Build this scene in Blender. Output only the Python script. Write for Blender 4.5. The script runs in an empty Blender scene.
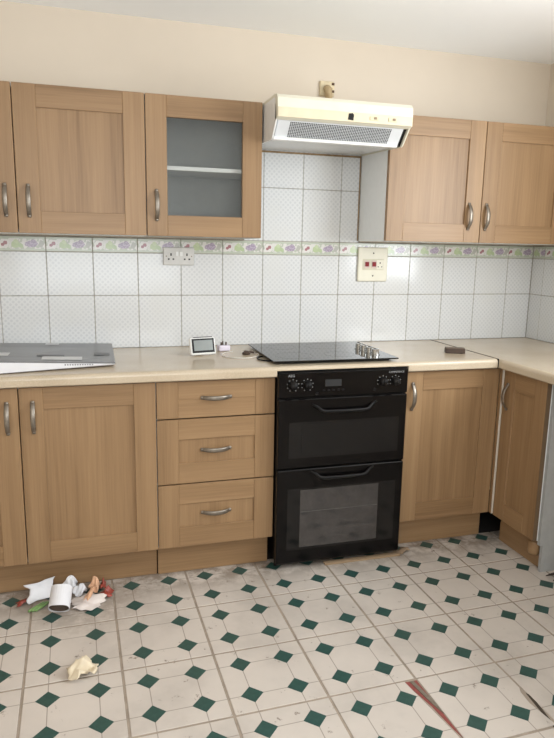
import bpy, bmesh, math, random
from mathutils import Vector, Matrix, Euler
random.seed(7)
C = bpy.context.scene.collection
S = bpy.context.scene

# ------------------------------------------------------------------ camera
cam = bpy.data.cameras.new('camera')
cam.sensor_fit = 'HORIZONTAL'; cam.sensor_width = 36.0
cam.lens = 638.13 * 36.0 / 554.0
cam.clip_start = 0.02
co = bpy.data.objects.new('camera', cam); C.objects.link(co)
_r = Vector((0.95963, -0.28068, 0.01814)); _u = Vector((0.03602, 0.1866, 0.98177)); _f = Vector((0.27895, 0.94149, -0.18918))
co.matrix_world = Matrix(((_r.x, _u.x, -_f.x, -0.8373), (_r.y, _u.y, -_f.y, -3.1122), (_r.z, _u.z, -_f.z, 1.4087), (0, 0, 0, 1)))
S.camera = co

# ------------------------------------------------------------------ world, light, exposure
w = bpy.data.worlds.new('overcast_sky'); S.world = w; w.use_nodes = True
bg = w.node_tree.nodes['Background']
bg.inputs[0].default_value = (0.80, 0.90, 1.0, 1); bg.inputs[1].default_value = 1.0

def area(name, loc, rot, sx, sy, power, col):
    l = bpy.data.lights.new(name, 'AREA'); l.shape = 'RECTANGLE'; l.size = sx; l.size_y = sy
    l.energy = power; l.color = col
    o = bpy.data.objects.new(name, l); C.objects.link(o); o.location = loc; o.rotation_euler = rot
    return o
# daylight entering the window over the right-hand worktop, and the window behind the photographer
area('window_daylight', (1.60, -2.02, 1.68), (0, math.radians(90), 0), 1.00, 1.30, 60, (0.92, 0.97, 1.0))
area('rear_window_daylight', (-0.70, -4.34, 1.60), (math.radians(90), 0, 0), 1.70, 1.40, 40, (0.92, 0.97, 1.0))
vs = S.view_settings
vs.view_transform = 'Standard'; vs.look = 'None'; vs.gamma = 1.0; vs.use_curve_mapping = False
vs.exposure = -0.10

# ------------------------------------------------------------------ material helpers
def srgb(r, g, b):
    f = lambda c: c / 12.92 if c <= 0.04045 else ((c + 0.055) / 1.055) ** 2.4
    return (f(r / 255), f(g / 255), f(b / 255), 1)

class N:
    """tiny node builder"""
    def __init__(s, name):
        s.m = bpy.data.materials.new(name); s.m.use_nodes = True
        s.t = s.m.node_tree; s.b = s.t.nodes['Principled BSDF']
    def n(s, typ, **k):
        o = s.t.nodes.new(typ)
        for a, v in k.items():
            setattr(o, a, v)
        return o
    def l(s, a, b): s.t.links.new(a, b)
    def val(s, sock, v):
        if isinstance(v, (int, float)): sock.default_value = v
        else: s.l(v, sock)
    def math(s, op, a, b=0.0, clamp=False):
        o = s.n('ShaderNodeMath', operation=op); o.use_clamp = clamp
        s.val(o.inputs[0], a); s.val(o.inputs[1], b)
        return o.outputs[0]
    def mix(s, fac, a, b, blend='MIX'):
        o = s.n('ShaderNodeMix', data_type='RGBA', blend_type=blend)
        s.val(o.inputs[0], fac)
        for sock, v in ((o.inputs[6], a), (o.inputs[7], b)):
            if isinstance(v, tuple): sock.default_value = v
            else: s.l(v, sock)
        return o.outputs[2]
    def ramp(s, fac, stops):
        o = s.n('ShaderNodeValToRGB'); s.l(fac, o.inputs[0])
        e = o.color_ramp.elements
        while len(e) < len(stops): e.new(0.5)
        for q, (p, c) in zip(e, stops): q.position = p; q.color = c
        return o.outputs[0]
    def noise(s, vec, scale, detail=3, rough=0.5):
        o = s.n('ShaderNodeTexNoise'); o.inputs['Scale'].default_value = scale
        o.inputs['Detail'].default_value = detail; o.inputs['Roughness'].default_value = rough
        s.l(vec, o.inputs['Vector']); return o.outputs[0]
    def obj(s): return s.n('ShaderNodeTexCoord').outputs['Object']
    def pos(s): return s.n('ShaderNodeNewGeometry').outputs['Position']
    def mapping(s, vec, scale=(1, 1, 1), loc=(0, 0, 0)):
        o = s.n('ShaderNodeMapping'); o.inputs['Scale'].default_value = scale; o.inputs['Location'].default_value = loc
        s.l(vec, o.inputs['Vector']); return o.outputs[0]
    def rnd(s): return s.n('ShaderNodeObjectInfo').outputs['Random']
    def bump(s, h, strength=0.1, dist=0.001):
        o = s.n('ShaderNodeBump'); o.inputs['Strength'].default_value = strength; o.inputs['Distance'].default_value = dist
        s.l(h, o.inputs['Height']); s.l(o.outputs[0], s.b.inputs['Normal'])
    def set(s, col=None, rough=None, metal=None, spec=None, coat=None):
        if col is not None:
            if isinstance(col, tuple): s.b.inputs['Base Color'].default_value = col
            else: s.l(col, s.b.inputs['Base Color'])
        if rough is not None: s.val(s.b.inputs['Roughness'], rough)
        if metal is not None: s.b.inputs['Metallic'].default_value = metal
        if spec is not None: s.b.inputs['Specular IOR Level'].default_value = spec
        if coat is not None: s.b.inputs['Coat Weight'].default_value = coat
        return s.m

def smooth_lt(n, v, edge, soft):     # 1 where v < edge
    o = n.n('ShaderNodeMapRange', interpolation_type='SMOOTHSTEP')
    n.val(o.inputs[0], v); o.inputs[1].default_value = edge - soft; o.inputs[2].default_value = edge + soft
    o.inputs[3].default_value = 1; o.inputs[4].default_value = 0
    return o.outputs[0]

def simple(name, col, rough=0.5, metal=0.0, spec=0.5, var=0.06, scale=30):
    n = N(name)
    f = n.noise(n.obj(), scale, 4)
    d = tuple(c * (1 - var) for c in col[:3]) + (1,); h = tuple(min(1, c * (1 + var)) for c in col[:3]) + (1,)
    return n.set(n.ramp(f, [(0.3, d), (0.7, h)]), rough, metal, spec)

def wood(name, axis, base=(0.298, 0.184, 0.094)):
    n = N(name)
    sep = n.n('ShaderNodeCombineXYZ'); r = n.rnd()
    n.l(n.math('MULTIPLY', r, 37.0), sep.inputs[0]); n.l(n.math('MULTIPLY', r, 91.0), sep.inputs[1]); n.l(n.math('MULTIPLY', r, 53.0), sep.inputs[2])
    add = n.n('ShaderNodeVectorMath', operation='ADD'); n.l(n.obj(), add.inputs[0]); n.l(sep.outputs[0], add.inputs[1])
    def sc(al, ac): return tuple(al if i == axis else ac for i in range(3))
    fine = n.noise(n.mapping(add.outputs[0], sc(4.0, 170.0)), 1.0, 5, 0.62)
    mid = n.noise(n.mapping(add.outputs[0], sc(1.3, 34.0)), 1.0, 3, 0.55)
    broad = n.noise(n.mapping(add.outputs[0], sc(0.5, 11.0)), 1.0, 1, 0.5)
    v = n.math('ADD', n.math('MULTIPLY', fine, 0.28), n.math('ADD', n.math('MULTIPLY', mid, 0.36), n.math('MULTIPLY', broad, 0.36)))
    v = n.math('ADD', v, n.math('MULTIPLY', n.math('SUBTRACT', r, 0.5), 0.05))
    k = lambda s, t=1.0: (base[0] * s, base[1] * s * t, base[2] * s * t * t, 1)
    col = n.ramp(v, [(0.33, k(0.70, 0.94)), (0.45, k(0.92, 0.98)), (0.56, k(1.07, 1.0)), (0.68, k(1.22, 1.02))])
    n.bump(fine, 0.08, 0.0006)
    return n.set(col, 0.37, 0, 0.38)

WV = wood('light_oak_vertical_grain', 2)
WH = wood('light_oak_horizontal_grain', 0)
CARC = simple('white_melamine', srgb(238, 239, 238), 0.45, var=0.02)
DARKGAP = simple('dark_shadow_gap', srgb(30, 27, 25), 0.9)
METAL = simple('brushed_pewter', srgb(142, 134, 124), 0.40, 0.85, var=0.12, scale=90)
CHROME = simple('polished_steel', srgb(190, 190, 188), 0.18, 1.0)
BLACK = simple('black_enamel', srgb(11, 9, 9), 0.16, spec=0.22, var=0.1)
BLACKM = simple('matt_black_plastic', srgb(14, 12, 12), 0.45, spec=0.25, var=0.1)
WHITEP = simple('white_plastic', srgb(236, 236, 234), 0.35, var=0.02)
CREAMP = simple('yellowed_cream_plastic', srgb(224, 219, 200), 0.35, var=0.04, scale=12)
CREAMD = simple('yellowed_fascia_strip', srgb(218, 206, 178), 0.4, var=0.06, scale=14)
REDP = simple('red_rocker_plastic', srgb(132, 12, 24), 0.4, spec=0.2)
HOLE = simple('socket_hole_black', srgb(20, 18, 18), 0.8)
GROUT = simple('grey_grout', srgb(152, 146, 133), 0.9, var=0.22, scale=18)
GLASSBLK = simple('black_ceramic_glass', srgb(10, 10, 11), 0.05, var=0.05)

def mk_paint(name, col, var=0.02):
    n = N(name); p = n.pos()
    a = n.noise(p, 1.6, 4); b = n.noise(p, 9.0, 5)
    v = n.math('ADD', n.math('MULTIPLY', a, 0.7), n.math('MULTIPLY', b, 0.3))
    d = tuple(c * (1 - var) for c in col[:3]) + (1,); h = tuple(min(1, c * (1 + var)) for c in col[:3]) + (1,)
    n.bump(n.noise(p, 160, 3), 0.12, 0.0008)
    return n.set(n.ramp(v, [(0.35, d), (0.65, h)]), 0.75, 0, 0.25)
PAINT = mk_paint('peach_cream_wall_paint', srgb(218, 205, 188))
CEILP = mk_paint('white_ceiling_paint', srgb(250, 250, 250), 0.012)

def mk_tile():
    n = N('white_lattice_dot_tile'); s = n.n('ShaderNodeSeparateXYZ'); n.l(n.obj(), s.inputs[0])
    # local x and z are the tile's face; the same print on both walls because each tile is rotated as an object
    k = 2 * math.pi / 0.0245
    u = n.math('MULTIPLY', s.outputs[0], k); v = n.math('MULTIPLY', s.outputs[2], k)
    t = n.math('ADD', n.math('COSINE', u), n.math('COSINE', v))
    dot = smooth_lt(n, n.math('MULTIPLY', t, -1.0), -1.05, 0.55)
    u2 = n.math('MULTIPLY', n.math('ADD', s.outputs[0], 0.01225), k); v2 = n.math('MULTIPLY', n.math('ADD', s.outputs[2], 0.01225), k)
    t2 = n.math('ADD', n.math('COSINE', u2), n.math('COSINE', v2))
    dot2 = smooth_lt(n, n.math('MULTIPLY', t2, -1.0), -1.05, 0.55)
    d = n.math('MAXIMUM', dot, dot2)
    col = n.mix(n.math('MULTIPLY', d, 0.42), srgb(217, 218, 218), srgb(184, 186, 190))
    g = n.noise(n.pos(), 5, 3)
    col = n.mix(n.math('MULTIPLY', smooth_lt(n, g, 0.42, 0.12), 0.5), col, srgb(213, 213, 210))
    return n.set(col, 0.14, 0, 0.5)
TILE = mk_tile()

def mk_border():
    n = N('fruit_border_tile_print'); s = n.n('ShaderNodeSeparateXYZ'); n.l(n.obj(), s.inputs[0])
    wob = n.n('ShaderNodeTexNoise'); wob.inputs['Scale'].default_value = 70; n.l(n.obj(), wob.inputs['Vector'])
    ws = n.n('ShaderNodeSeparateColor'); n.l(wob.outputs['Color'], ws.inputs[0])
    x = n.math('ADD', s.outputs[0], n.math('MULTIPLY', n.math('SUBTRACT', ws.outputs[0], 0.5), 0.016))
    z = n.math('ADD', s.outputs[2], n.math('MULTIPLY', n.math('SUBTRACT', ws.outputs[1], 0.5), 0.012))
    def ell(cx, cz, rx, rz, soft=0.16):
        a = n.math('DIVIDE', n.math('SUBTRACT', x, cx), rx); b = n.math('DIVIDE', n.math('SUBTRACT', z, cz), rz)
        d = n.math('ADD', n.math('MULTIPLY', a, a), n.math('MULTIPLY', b, b))
        return smooth_lt(n, d, 1.0, soft)
    col = srgb(222, 220, 216)
    leaf = n.noise(n.obj(), 55, 2)
    col = n.mix(smooth_lt(n, leaf, 0.47, 0.03), col, srgb(176, 184, 168))
    col = n.mix(ell(-0.072, 0.0, 0.021, 0.019), col, srgb(226, 222, 220))
    for cx, cz in ((-0.078, -0.006), (-0.068, 0.003)): col = n.mix(ell(cx, cz, 0.0085, 0.0075), col, srgb(150, 62, 84))
    for cx, cz, rx, rz, c in ((-0.026, -0.005, 0.018, 0.015, (176, 196, 142)), (-0.022, 0.010, 0.009, 0.010, (190, 206, 160)), (-0.004, -0.008, 0.011, 0.010, (168, 190, 140))):
        col = n.mix(ell(cx, cz, rx, rz), col, srgb(*c))
    grape = n.n('ShaderNodeTexVoronoi'); grape.inputs['Scale'].default_value = 150; n.l(n.obj(), grape.inputs['Vector'])
    gc = n.ramp(grape.outputs['Distance'], [(0.15, srgb(196, 178, 204)), (0.6, srgb(146, 126, 158))])
    for cx, cz, rx, rz in ((0.040, -0.002, 0.026, 0.014), (0.050, 0.008, 0.013, 0.010)): col = n.mix(ell(cx, cz, rx, rz), col, gc)
    col = n.mix(ell(0.083, 0.0, 0.012, 0.016), col, srgb(172, 172, 164))
    az = n.math('ABSOLUTE', s.outputs[2])
    col = n.mix(smooth_lt(n, n.math('MULTIPLY', az, -1), -0.0225, 0.001), col, srgb(180, 190, 172))
    col = n.mix(smooth_lt(n, n.math('MULTIPLY', az, -1), -0.0285, 0.001), col, srgb(196, 200, 186))
    col = n.mix(0.26, col, srgb(200, 199, 192))
    return n.set(col, 0.18, 0, 0.5)
BORDER = mk_border()

def mk_worktop():
    n = N('cream_laminate_worktop'); p = n.pos()
    a = n.noise(p, 3.5, 5); b = n.noise(p, 220, 2)
    v = n.math('ADD', n.math('MULTIPLY', a, 0.6), n.math('MULTIPLY', b, 0.4))
    col = n.ramp(v, [(0.32, srgb(182, 166, 143)), (0.5, srgb(193, 177, 154)), (0.68, srgb(201, 187, 165))])
    st = n.noise(p, 14, 6, 0.7)
    col = n.mix(smooth_lt(n, st, 0.30, 0.03), col, srgb(176, 150, 118))
    return n.set(col, 0.22, 0, 0.5)
WTOP = mk_worktop()

PT = 0.3108     # floor tile pitch
def mk_floor(name, col, lines):
    n = N(name); p = n.pos()
    a = n.noise(p, 2.6, 5, 0.6); b = n.noise(p, 40, 4)
    base = n.ramp(a, [(0.30, tuple(c * 0.80 for c in col[:3]) + (1,)), (0.5, col), (0.7, tuple(min(1, c * 1.08) for c in col[:3]) + (1,))])
    if lines:
        s = n.n('ShaderNodeSeparateXYZ'); n.l(n.obj(), s.inputs[0])
        def ln(o): return smooth_lt(n, n.math('ABSOLUTE', n.math('SUBTRACT', n.math('ABSOLUTE', o), PT / 4)), 0.0015, 0.0007)
        base = n.mix(n.math('MULTIPLY', n.math('MAXIMUM', ln(s.outputs[0]), ln(s.outputs[1])), 0.85), base, srgb(146, 135, 124))
    # ground-in dirt: scattered specks, and a grubby band along the foot of the units
    sp = n.noise(p, 17, 6, 0.75)
    base = n.mix(n.math('MULTIPLY', smooth_lt(n, sp, 0.352, 0.03), 0.75), base, srgb(112, 96, 82))
    q = n.n('ShaderNodeSeparateXYZ'); n.l(p, q.inputs[0])
    band = smooth_lt(n, n.math('MULTIPLY', q.outputs[1], -1), 0.66, 0.10)
    gr = n.math('MULTIPLY', band, smooth_lt(n, n.noise(p, 11, 6, 0.7), 0.52, 0.12))
    base = n.mix(n.math('MULTIPLY', gr, 0.75), base, srgb(120, 104, 88))
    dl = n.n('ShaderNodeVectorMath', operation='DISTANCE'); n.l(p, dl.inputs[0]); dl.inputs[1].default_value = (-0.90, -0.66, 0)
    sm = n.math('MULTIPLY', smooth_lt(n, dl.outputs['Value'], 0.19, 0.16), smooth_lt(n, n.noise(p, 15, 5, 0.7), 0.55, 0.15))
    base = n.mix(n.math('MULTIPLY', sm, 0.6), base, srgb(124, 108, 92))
    n.bump(b, 0.05, 0.0005)
    return n.set(base, 0.42, 0, 0.35)
FTILE = mk_floor('cream_vinyl_floor_tile', srgb(202, 193, 184), True)
FGREEN = simple('dark_green_tile_inlay', srgb(48, 80, 74), 0.38, var=0.12, scale=60)
FJOINT = simple('brown_floor_joint', srgb(157, 144, 130), 0.85, var=0.16, scale=25)
FRED = simple('red_torn_underlay', srgb(140, 72, 66), 0.8, var=0.15, scale=80)
FGREY = simple('grey_torn_backing', srgb(120, 110, 98), 0.85, var=0.2, scale=60)
PAPER = simple('white_tissue_paper', srgb(226, 226, 230), 0.8, var=0.03)
CREAMPAPER = simple('cream_tissue_paper', srgb(236, 220, 186), 0.85, var=0.05)
REDW = simple('red_foil_wrapper', srgb(150, 66, 54), 0.35, var=0.2, scale=60)
ORANGEW = simple('peach_orange_wrapper', srgb(222, 176, 142), 0.5, var=0.12, scale=50)
GREENW = simple('green_straw_plastic', srgb(136, 176, 108), 0.4)
BROWNB = simple('dark_brown_block', srgb(66, 50, 40), 0.6, var=0.15)

# ------------------------------------------------------------------ object helpers
off = {}          # world/root-frame position of each object's origin
cache = {}
def reg(o, parent, c):
    C.objects.link(o)
    if parent is not None:
        o.parent = parent; o.location = Vector(c) - off[parent.name]
    else: o.location = c
    off[o.name] = Vector(c)
    return o
def tag(o, label=None, cat=None, group=None, kind=None):
    if label: o['label'] = label
    if cat: o['category'] = cat
    if group: o['group'] = group
    if kind: o['kind'] = kind
    return o
def thing(name, loc, label, cat, group=None, rz=0.0, kind=None, rot=None):
    o = bpy.data.objects.new(name, None); C.objects.link(o); o.location = loc
    o.empty_display_size = 0.05
    o.rotation_euler = rot if rot else (0, 0, rz)
    off[o.name] = Vector((0, 0, 0))
    return tag(o, label, cat, group, kind)

def bm_box(bm, x0, x1, y0, y1, z0, z1):
    m = Matrix.Translation(((x0 + x1) / 2, (y0 + y1) / 2, (z0 + z1) / 2)) @ Matrix.Diagonal((x1 - x0, y1 - y0, z1 - z0, 1))
    return bmesh.ops.create_cube(bm, size=1, matrix=m)['verts']
def bevel_all(bm, b, seg=1):
    bmesh.ops.bevel(bm, geom=list(bm.edges), offset=b, segments=seg, affect='EDGES', profile=0.5)
def finish(bm, name, mat, smooth=False):
    bmesh.ops.recalc_face_normals(bm, faces=bm.faces)
    me = bpy.data.meshes.new(name); bm.to_mesh(me); bm.free()
    for m in (mat if isinstance(mat, (list, tuple)) else [mat]): me.materials.append(m)
    if smooth:
        me.polygons.foreach_set('use_smooth', [True] * len(me.polygons))
    return me
def box(name, x0, x1, y0, y1, z0, z1, mat, parent=None, bevel=0.0, seg=1, rot=None):
    d = (round(x1 - x0, 5), round(y1 - y0, 5), round(z1 - z0, 5)); key = (name, d, mat.name, bevel)
    if key not in cache:
        bm = bmesh.new(); bm_box(bm, -d[0] / 2, d[0] / 2, -d[1] / 2, d[1] / 2, -d[2] / 2, d[2] / 2)
        if bevel: bevel_all(bm, bevel, seg)
        cache[key] = finish(bm, name, mat)
    o = bpy.data.objects.new(name, cache[key])
    reg(o, parent, ((x0 + x1) / 2, (y0 + y1) / 2, (z0 + z1) / 2))
    if rot: o.rotation_euler = rot
    return o
def raw(name, bm, mat, parent=None, smooth=False, c=None):
    """link a bmesh given in root-frame coordinates, origin at its centre"""
    bm.verts.ensure_lookup_table()
    if c is None:
        lo = [min(v.co[i] for v in bm.verts) for i in range(3)]; hi = [max(v.co[i] for v in bm.verts) for i in range(3)]
        c = Vector([(a + b) / 2 for a, b in zip(lo, hi)])
    bmesh.ops.translate(bm, verts=bm.verts, vec=-Vector(c))
    o = bpy.data.objects.new(name, finish(bm, name, mat, smooth))
    return reg(o, parent, c)
def prism(bm, pts, axis, a, b):
    """extrude a polygon (list of 2-tuples) along axis from a to b"""
    def p(q, t):
        return {0: (t, q[0], q[1]), 1: (q[0], t, q[1]), 2: (q[0], q[1], t)}[axis]
    va = [bm.verts.new(p(q, a)) for q in pts]; vb = [bm.verts.new(p(q, b)) for q in pts]
    bm.faces.new(va); bm.faces.new(vb[::-1]); n = len(pts)
    for i in range(n): bm.faces.new((va[i], vb[i], vb[(i + 1) % n], va[(i + 1) % n]))
def tube(bm, pts, r, seg=8, cap=True):
    rings = []
    for i, p in enumerate(pts):
        p = Vector(p); a = Vector(pts[max(i - 1, 0)]); b = Vector(pts[min(i + 1, len(pts) - 1)])
        d = (b - a).normalized(); up = Vector((0, 0, 1)) if abs(d.z) < 0.9 else Vector((1, 0, 0))
        s = d.cross(up).normalized(); t = s.cross(d)
        rr = r[i] if isinstance(r, (list, tuple)) else r
        rings.append([bm.verts.new(p + (s * math.cos(2 * math.pi * k / seg) + t * math.sin(2 * math.pi * k / seg)) * rr) for k in range(seg)])
    for A, B in zip(rings, rings[1:]):
        for k in range(seg): bm.faces.new((A[k], A[(k + 1) % seg], B[(k + 1) % seg], B[k]))
    if cap: bm.faces.new(rings[0]); bm.faces.new(rings[-1][::-1])
def lathe(bm, prof, c, axis=2, seg=20, sign=1):
    """prof: list of (radius, height)"""
    rings = []
    for r, h in prof:
        ring = []
        for k in range(seg):
            a = 2 * math.pi * k / seg; u, v = r * math.cos(a), r * math.sin(a)
            q = {2: (u, v, h * sign), 1: (u, h * sign, v), 0: (h * sign, u, v)}[axis]
            ring.append(bm.verts.new((c[0] + q[0], c[1] + q[1], c[2] + q[2])))
        rings.append(ring)
    for A, B in zip(rings, rings[1:]):
        for k in range(seg): bm.faces.new((A[k], A[(k + 1) % seg], B[(k + 1) % seg], B[k]))
    bm.faces.new(rings[0]); bm.faces.new(rings[-1])
def lettering(name, text, size, loc, mat, parent, rot=(math.pi / 2, 0, 0)):
    cu = bpy.data.curves.new(name, 'FONT'); cu.body = text; cu.size = size; cu.extrude = 0.0004
    cu.align_x = 'CENTER'; cu.align_y = 'CENTER'; cu.resolution_u = 2
    t = bpy.data.objects.new(name, cu); C.objects.link(t)
    bpy.context.view_layer.update()
    me = bpy.data.meshes.new_from_object(t.evaluated_get(bpy.context.evaluated_depsgraph_get()))
    bpy.data.objects.remove(t); bpy.data.curves.remove(cu)
    me.materials.clear(); me.materials.append(mat)
    o = bpy.data.objects.new(name, me); reg(o, parent, loc); o.rotation_euler = rot
    return o

# ------------------------------------------------------------------ measurements
XL, XR, YB, YF, ZC = -1.64, 1.583, 0.006, -4.40, 2.393
H0, H1, HB, HT, H2, H3 = 0.915, 1.1658, 1.3656, 1.4323, 1.6882, 1.9400
P = 0.2032
WZ = 0.915                      # worktop top
YD, ZP, ZT = -0.588, 0.145, 0.866

# ------------------------------------------------------------------ setting
sub = tag(box('floor', XL, XR + 0.1, YF, 0.05, -0.10, -0.0022, FJOINT), 'cream vinyl tiled kitchen floor with dark green diamonds and brown joints', 'floor', kind='structure')
tag(box('ceiling', XL - 0.1, XR + 0.1, YF - 0.1, 0.106, ZC, ZC + 0.08, CEILP), 'plain white ceiling above the cabinets', 'ceiling', kind='structure')
wb = tag(box('wall_back', XL - 0.1, XR + 0.1, YB, YB + 0.1, -0.1, ZC, PAINT), 'peach cream back wall with a white tiled splashback', 'wall', kind='structure')
tag(box('wall_left', XL - 0.1, XL, YF, YB, -0.1, ZC, PAINT), 'peach cream wall at the left end of the units', 'wall', kind='structure')
bm = bmesh.new()
RX = XR + 0.006
wy0, wy1, wz0, wz1 = -2.68, -1.36, 1.14, 2.22
for y0, y1, z0, z1 in ((wy1, YB, -0.1, ZC), (YF, wy0, -0.1, ZC), (wy0, wy1, -0.1, wz0), (wy0, wy1, wz1, ZC)):
    bm_box(bm, RX, RX + 0.1, y0, y1, z0, z1)
wr = tag(raw('wall_right', bm, PAINT), 'peach cream right wall with white tiles over the worktop', 'wall', kind='structure')
bm = bmesh.new()
rx0, rx1, rz0, rz1 = -1.58, 0.18, 0.86, 2.33
for x0, x1, z0, z1 in ((XL - 0.1, rx0, -0.1, ZC), (rx1, XR + 0.1, -0.1, ZC), (rx0, rx1, -0.1, rz0), (rx0, rx1, rz1, ZC)):
    bm_box(bm, x0, x1, YF - 0.1, YF, z0, z1)
tag(raw('wall_front', bm, PAINT), 'peach cream wall behind the photographer', 'wall', kind='structure')
def window(name, label, axis, a0, a1, z0, z1, d):
    r = thing(name, (0, 0, 0), label, 'window', kind='structure')
    t = 0.045
    def fr(n, p0, p1, q0, q1):
        if axis == 'y': box(n, d, d + 0.05, p0, p1, q0, q1, WHITEP, r, 0.004)
        else: box(n, p0, p1, d - 0.05, d, q0, q1, WHITEP, r, 0.004)
    fr('window_frame', a0, a1, z0, z0 + t); fr('window_frame', a0, a1, z1 - t, z1)
    fr('window_frame', a0, a0 + t, z0 + t, z1 - t); fr('window_frame', a1 - t, a1, z0 + t, z1 - t)
    fr('mullion', (a0 + a1) / 2 - 0.025, (a0 + a1) / 2 + 0.025, z0 + t, z1 - t)
window('window_1', 'white framed window over the right worktop', 'y', wy0, wy1, wz0, wz1, RX + 0.045)
window('window_2', 'white framed window behind the photographer', 'x', rx0, rx1, rz0, rz1, YF - 0.045)

# wall tiles: one plate mesh per size, every tile its own object under its wall
G = 0.0028
def tile_on_back(name, x0, x1, z0, z1, mat):
    return box(name, x0 + G / 2, x1 - G / 2, 0.0, 0.0075, z0 + G / 2, z1 - G / 2, mat, wb, 0.0014)
bm = bmesh.new(); bm_box(bm, XL, RX, 0.0016, 0.0062, H0 - 0.01, HT + 0.004); bm_box(bm, -0.10, 0.52, 0.0017, 0.0063, HT, H3)
raw('grout', bm, GROUT, wb)
cols = []
x = -8 * P
i0 = -8
edges = [XL + 0.002] + [i * P for i in range(i0, 8)] + [XR]
edges = sorted(e for e in edges if XL <= e <= XR + 1e-6)
for a, b in zip(edges, edges[1:]):
    if b - a < 0.02: continue
    tile_on_back('wall_tile', a, b, H0, H1, TILE); tile_on_back('wall_tile', a, b, H1, HB, TILE)
    cx = b - P / 2 if a < -8 * P else a + P / 2          # keep the print in step on cut tiles
    o = box('border_tile', a + G / 2, b - G / 2, -0.0008, 0.0075, HB + G / 2, HT - G / 2, BORDER, wb, 0.0014)
for a, b in ((-0.0985, 0.0), (0.0, P), (P, 2 * P), (2 * P, 0.512)):
    tile_on_back('wall_tile', a, b, HT, H2, TILE); tile_on_back('wall_tile', a, b, H2, H3, TILE)
GRIME = simple('brown_grimy_sealant', srgb(140, 116, 84), 0.8, var=0.25, scale=30)
b_ = bmesh.new(); bm_box(b_, -0.085, 0.506, -0.004, 0.0005, 1.852, 1.8605); bm_box(b_, 0.5015, 0.5065, -0.004, 0.0005, HT + 0.01, 1.852); raw('sealant_bead', b_, GRIME, wb)
# right wall tiles (rotated plates)
def tile_on_right(name, y0, y1, z0, z1, mat):
    w_, h_ = y1 - y0 - G, z1 - z0 - G
    key = (name, round(w_, 5), round(h_, 5), mat.name, 'r')
    if key not in cache:
        b_ = bmesh.new(); bm_box(b_, -w_ / 2, w_ / 2, -0.00375, 0.00375, -h_ / 2, h_ / 2); bevel_all(b_, 0.0014); cache[key] = finish(b_, name, mat)
    o = bpy.data.objects.new(name, cache[key]); reg(o, wr, (XR + 0.00375, (y0 + y1) / 2, (z0 + z1) / 2)); o.rotation_euler = (0, 0, -math.pi / 2)
bm = bmesh.new(); bm_box(bm, XR + 0.0016, RX + 0.0002, -1.36, 0, H0 - 0.01, HT + 0.004); raw('grout', bm, GROUT, wr)
ye = [0.0, -0.098] + [-0.098 - P * k for k in range(1, 7)] + [-1.36]
for b, a in zip(ye, ye[1:]):
    tile_on_right('wall_tile', a, b, H0, H1, TILE); tile_on_right('wall_tile', a, b, H1, HB, TILE); tile_on_right('border_tile', a, b, HB, HT, BORDER)

# floor tiles
FX, FY, FR = -1.092, -0.834, 0.0208
ca, sa = math.cos(FR), math.sin(FR)
def fpos(i, j): return Vector((FX + PT * (i * ca - j * sa), FY + PT * (i * sa + j * ca), 0))
TG = 0.0090; hw = PT / 2 - TG / 2; DH = 0.0375
bm = bmesh.new(); bm_box(bm, -hw, hw, -hw, hw, -0.0035, 0.0); bevel_all(bm, 0.0012)
plate_me = finish(bm, 'floor_tile', FTILE)
def diamond(bm, cx, cy, z, zt):
    pts = [(cx + DH, cy), (cx, cy + DH), (cx - DH, cy), (cx, cy - DH)]
    prism(bm, pts, 2, z, zt)
bm = bmesh.new(); diamond(bm, 0, 0, -0.002, 0.0005); dia_me = finish(bm, 'diamond_inlay', FGREEN)
def cut_plate(poly, name='floor_tile'):
    b_ = bmesh.new(); prism(b_, poly, 2, -0.0035, 0.0); return finish(b_, name, FTILE)
torn1 = cut_plate([(-hw, -hw), (hw - 0.001, -hw), (hw - 0.004, -hw + 0.05), (hw - 0.040, hw), (-hw, hw)])
torn2 = cut_plate([(-hw, -hw), (hw - 0.001, -hw), (hw - 0.016, hw - 0.20), (hw - 0.010, hw - 0.15), (hw, hw - 0.13), (hw, hw), (-hw, hw)])
rim = bmesh.new(); rimd = bmesh.new()
for i in range(-3, 10):
    for j in range(-13, 3):
        p = fpos(i + 0.5, j + 0.5)
        if not (XL + 0.0 < p.x - 0.0 < XR + 0.05 and YF < p.y < -0.45): continue
        inview = p.y > -2.0 and -1.5 < p.x < 1.35 and (p - Vector((-0.84, -3.11, 0))).length > 0.9
        if inview:
            me = torn1 if (i, j) == (3, -3) else torn2 if (i, j) == (4, -3) else plate_me
            o = bpy.data.objects.new('floor_tile', me); reg(o, sub, p); o.rotation_euler = (0, 0, FR)
            for sx in (-1, 1):
                for sy in (-1, 1):
                    d = bpy.data.objects.new('diamond_inlay', dia_me); C.objects.link(d); d.parent = o
                    d.location = (sx * PT / 4, sy * PT / 4, 0)
        else:
            R = Matrix.Translation(p) @ Matrix.Rotation(FR, 4, 'Z')
            tmp = bmesh.new(); bm_box(tmp, -hw, hw, -hw, hw, -0.0035, 0.0); tmp.transform(R); m_ = bpy.data.meshes.new('t'); tmp.to_mesh(m_); tmp.free(); rim.from_mesh(m_); bpy.data.meshes.remove(m_)
            tmp = bmesh.new()
            for sx in (-1, 1):
                for sy in (-1, 1): diamond(tmp, sx * PT / 4, sy * PT / 4, -0.002, 0.0005)
            tmp.transform(R); m_ = bpy.data.meshes.new('t'); tmp.to_mesh(m_); tmp.free(); rimd.from_mesh(m_); bpy.data.meshes.remove(m_)
box('shaded_subfloor', XL + 0.01, XR - 0.01, -0.512, -0.01, -0.0022, 0.0006, simple('painted_subfloor_shade', srgb(38, 33, 30), 0.95), sub)  # darkness of the void under the units is put into its colour
FTP = mk_floor('cream_vinyl_floor_far', srgb(202, 193, 184), False)
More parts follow.
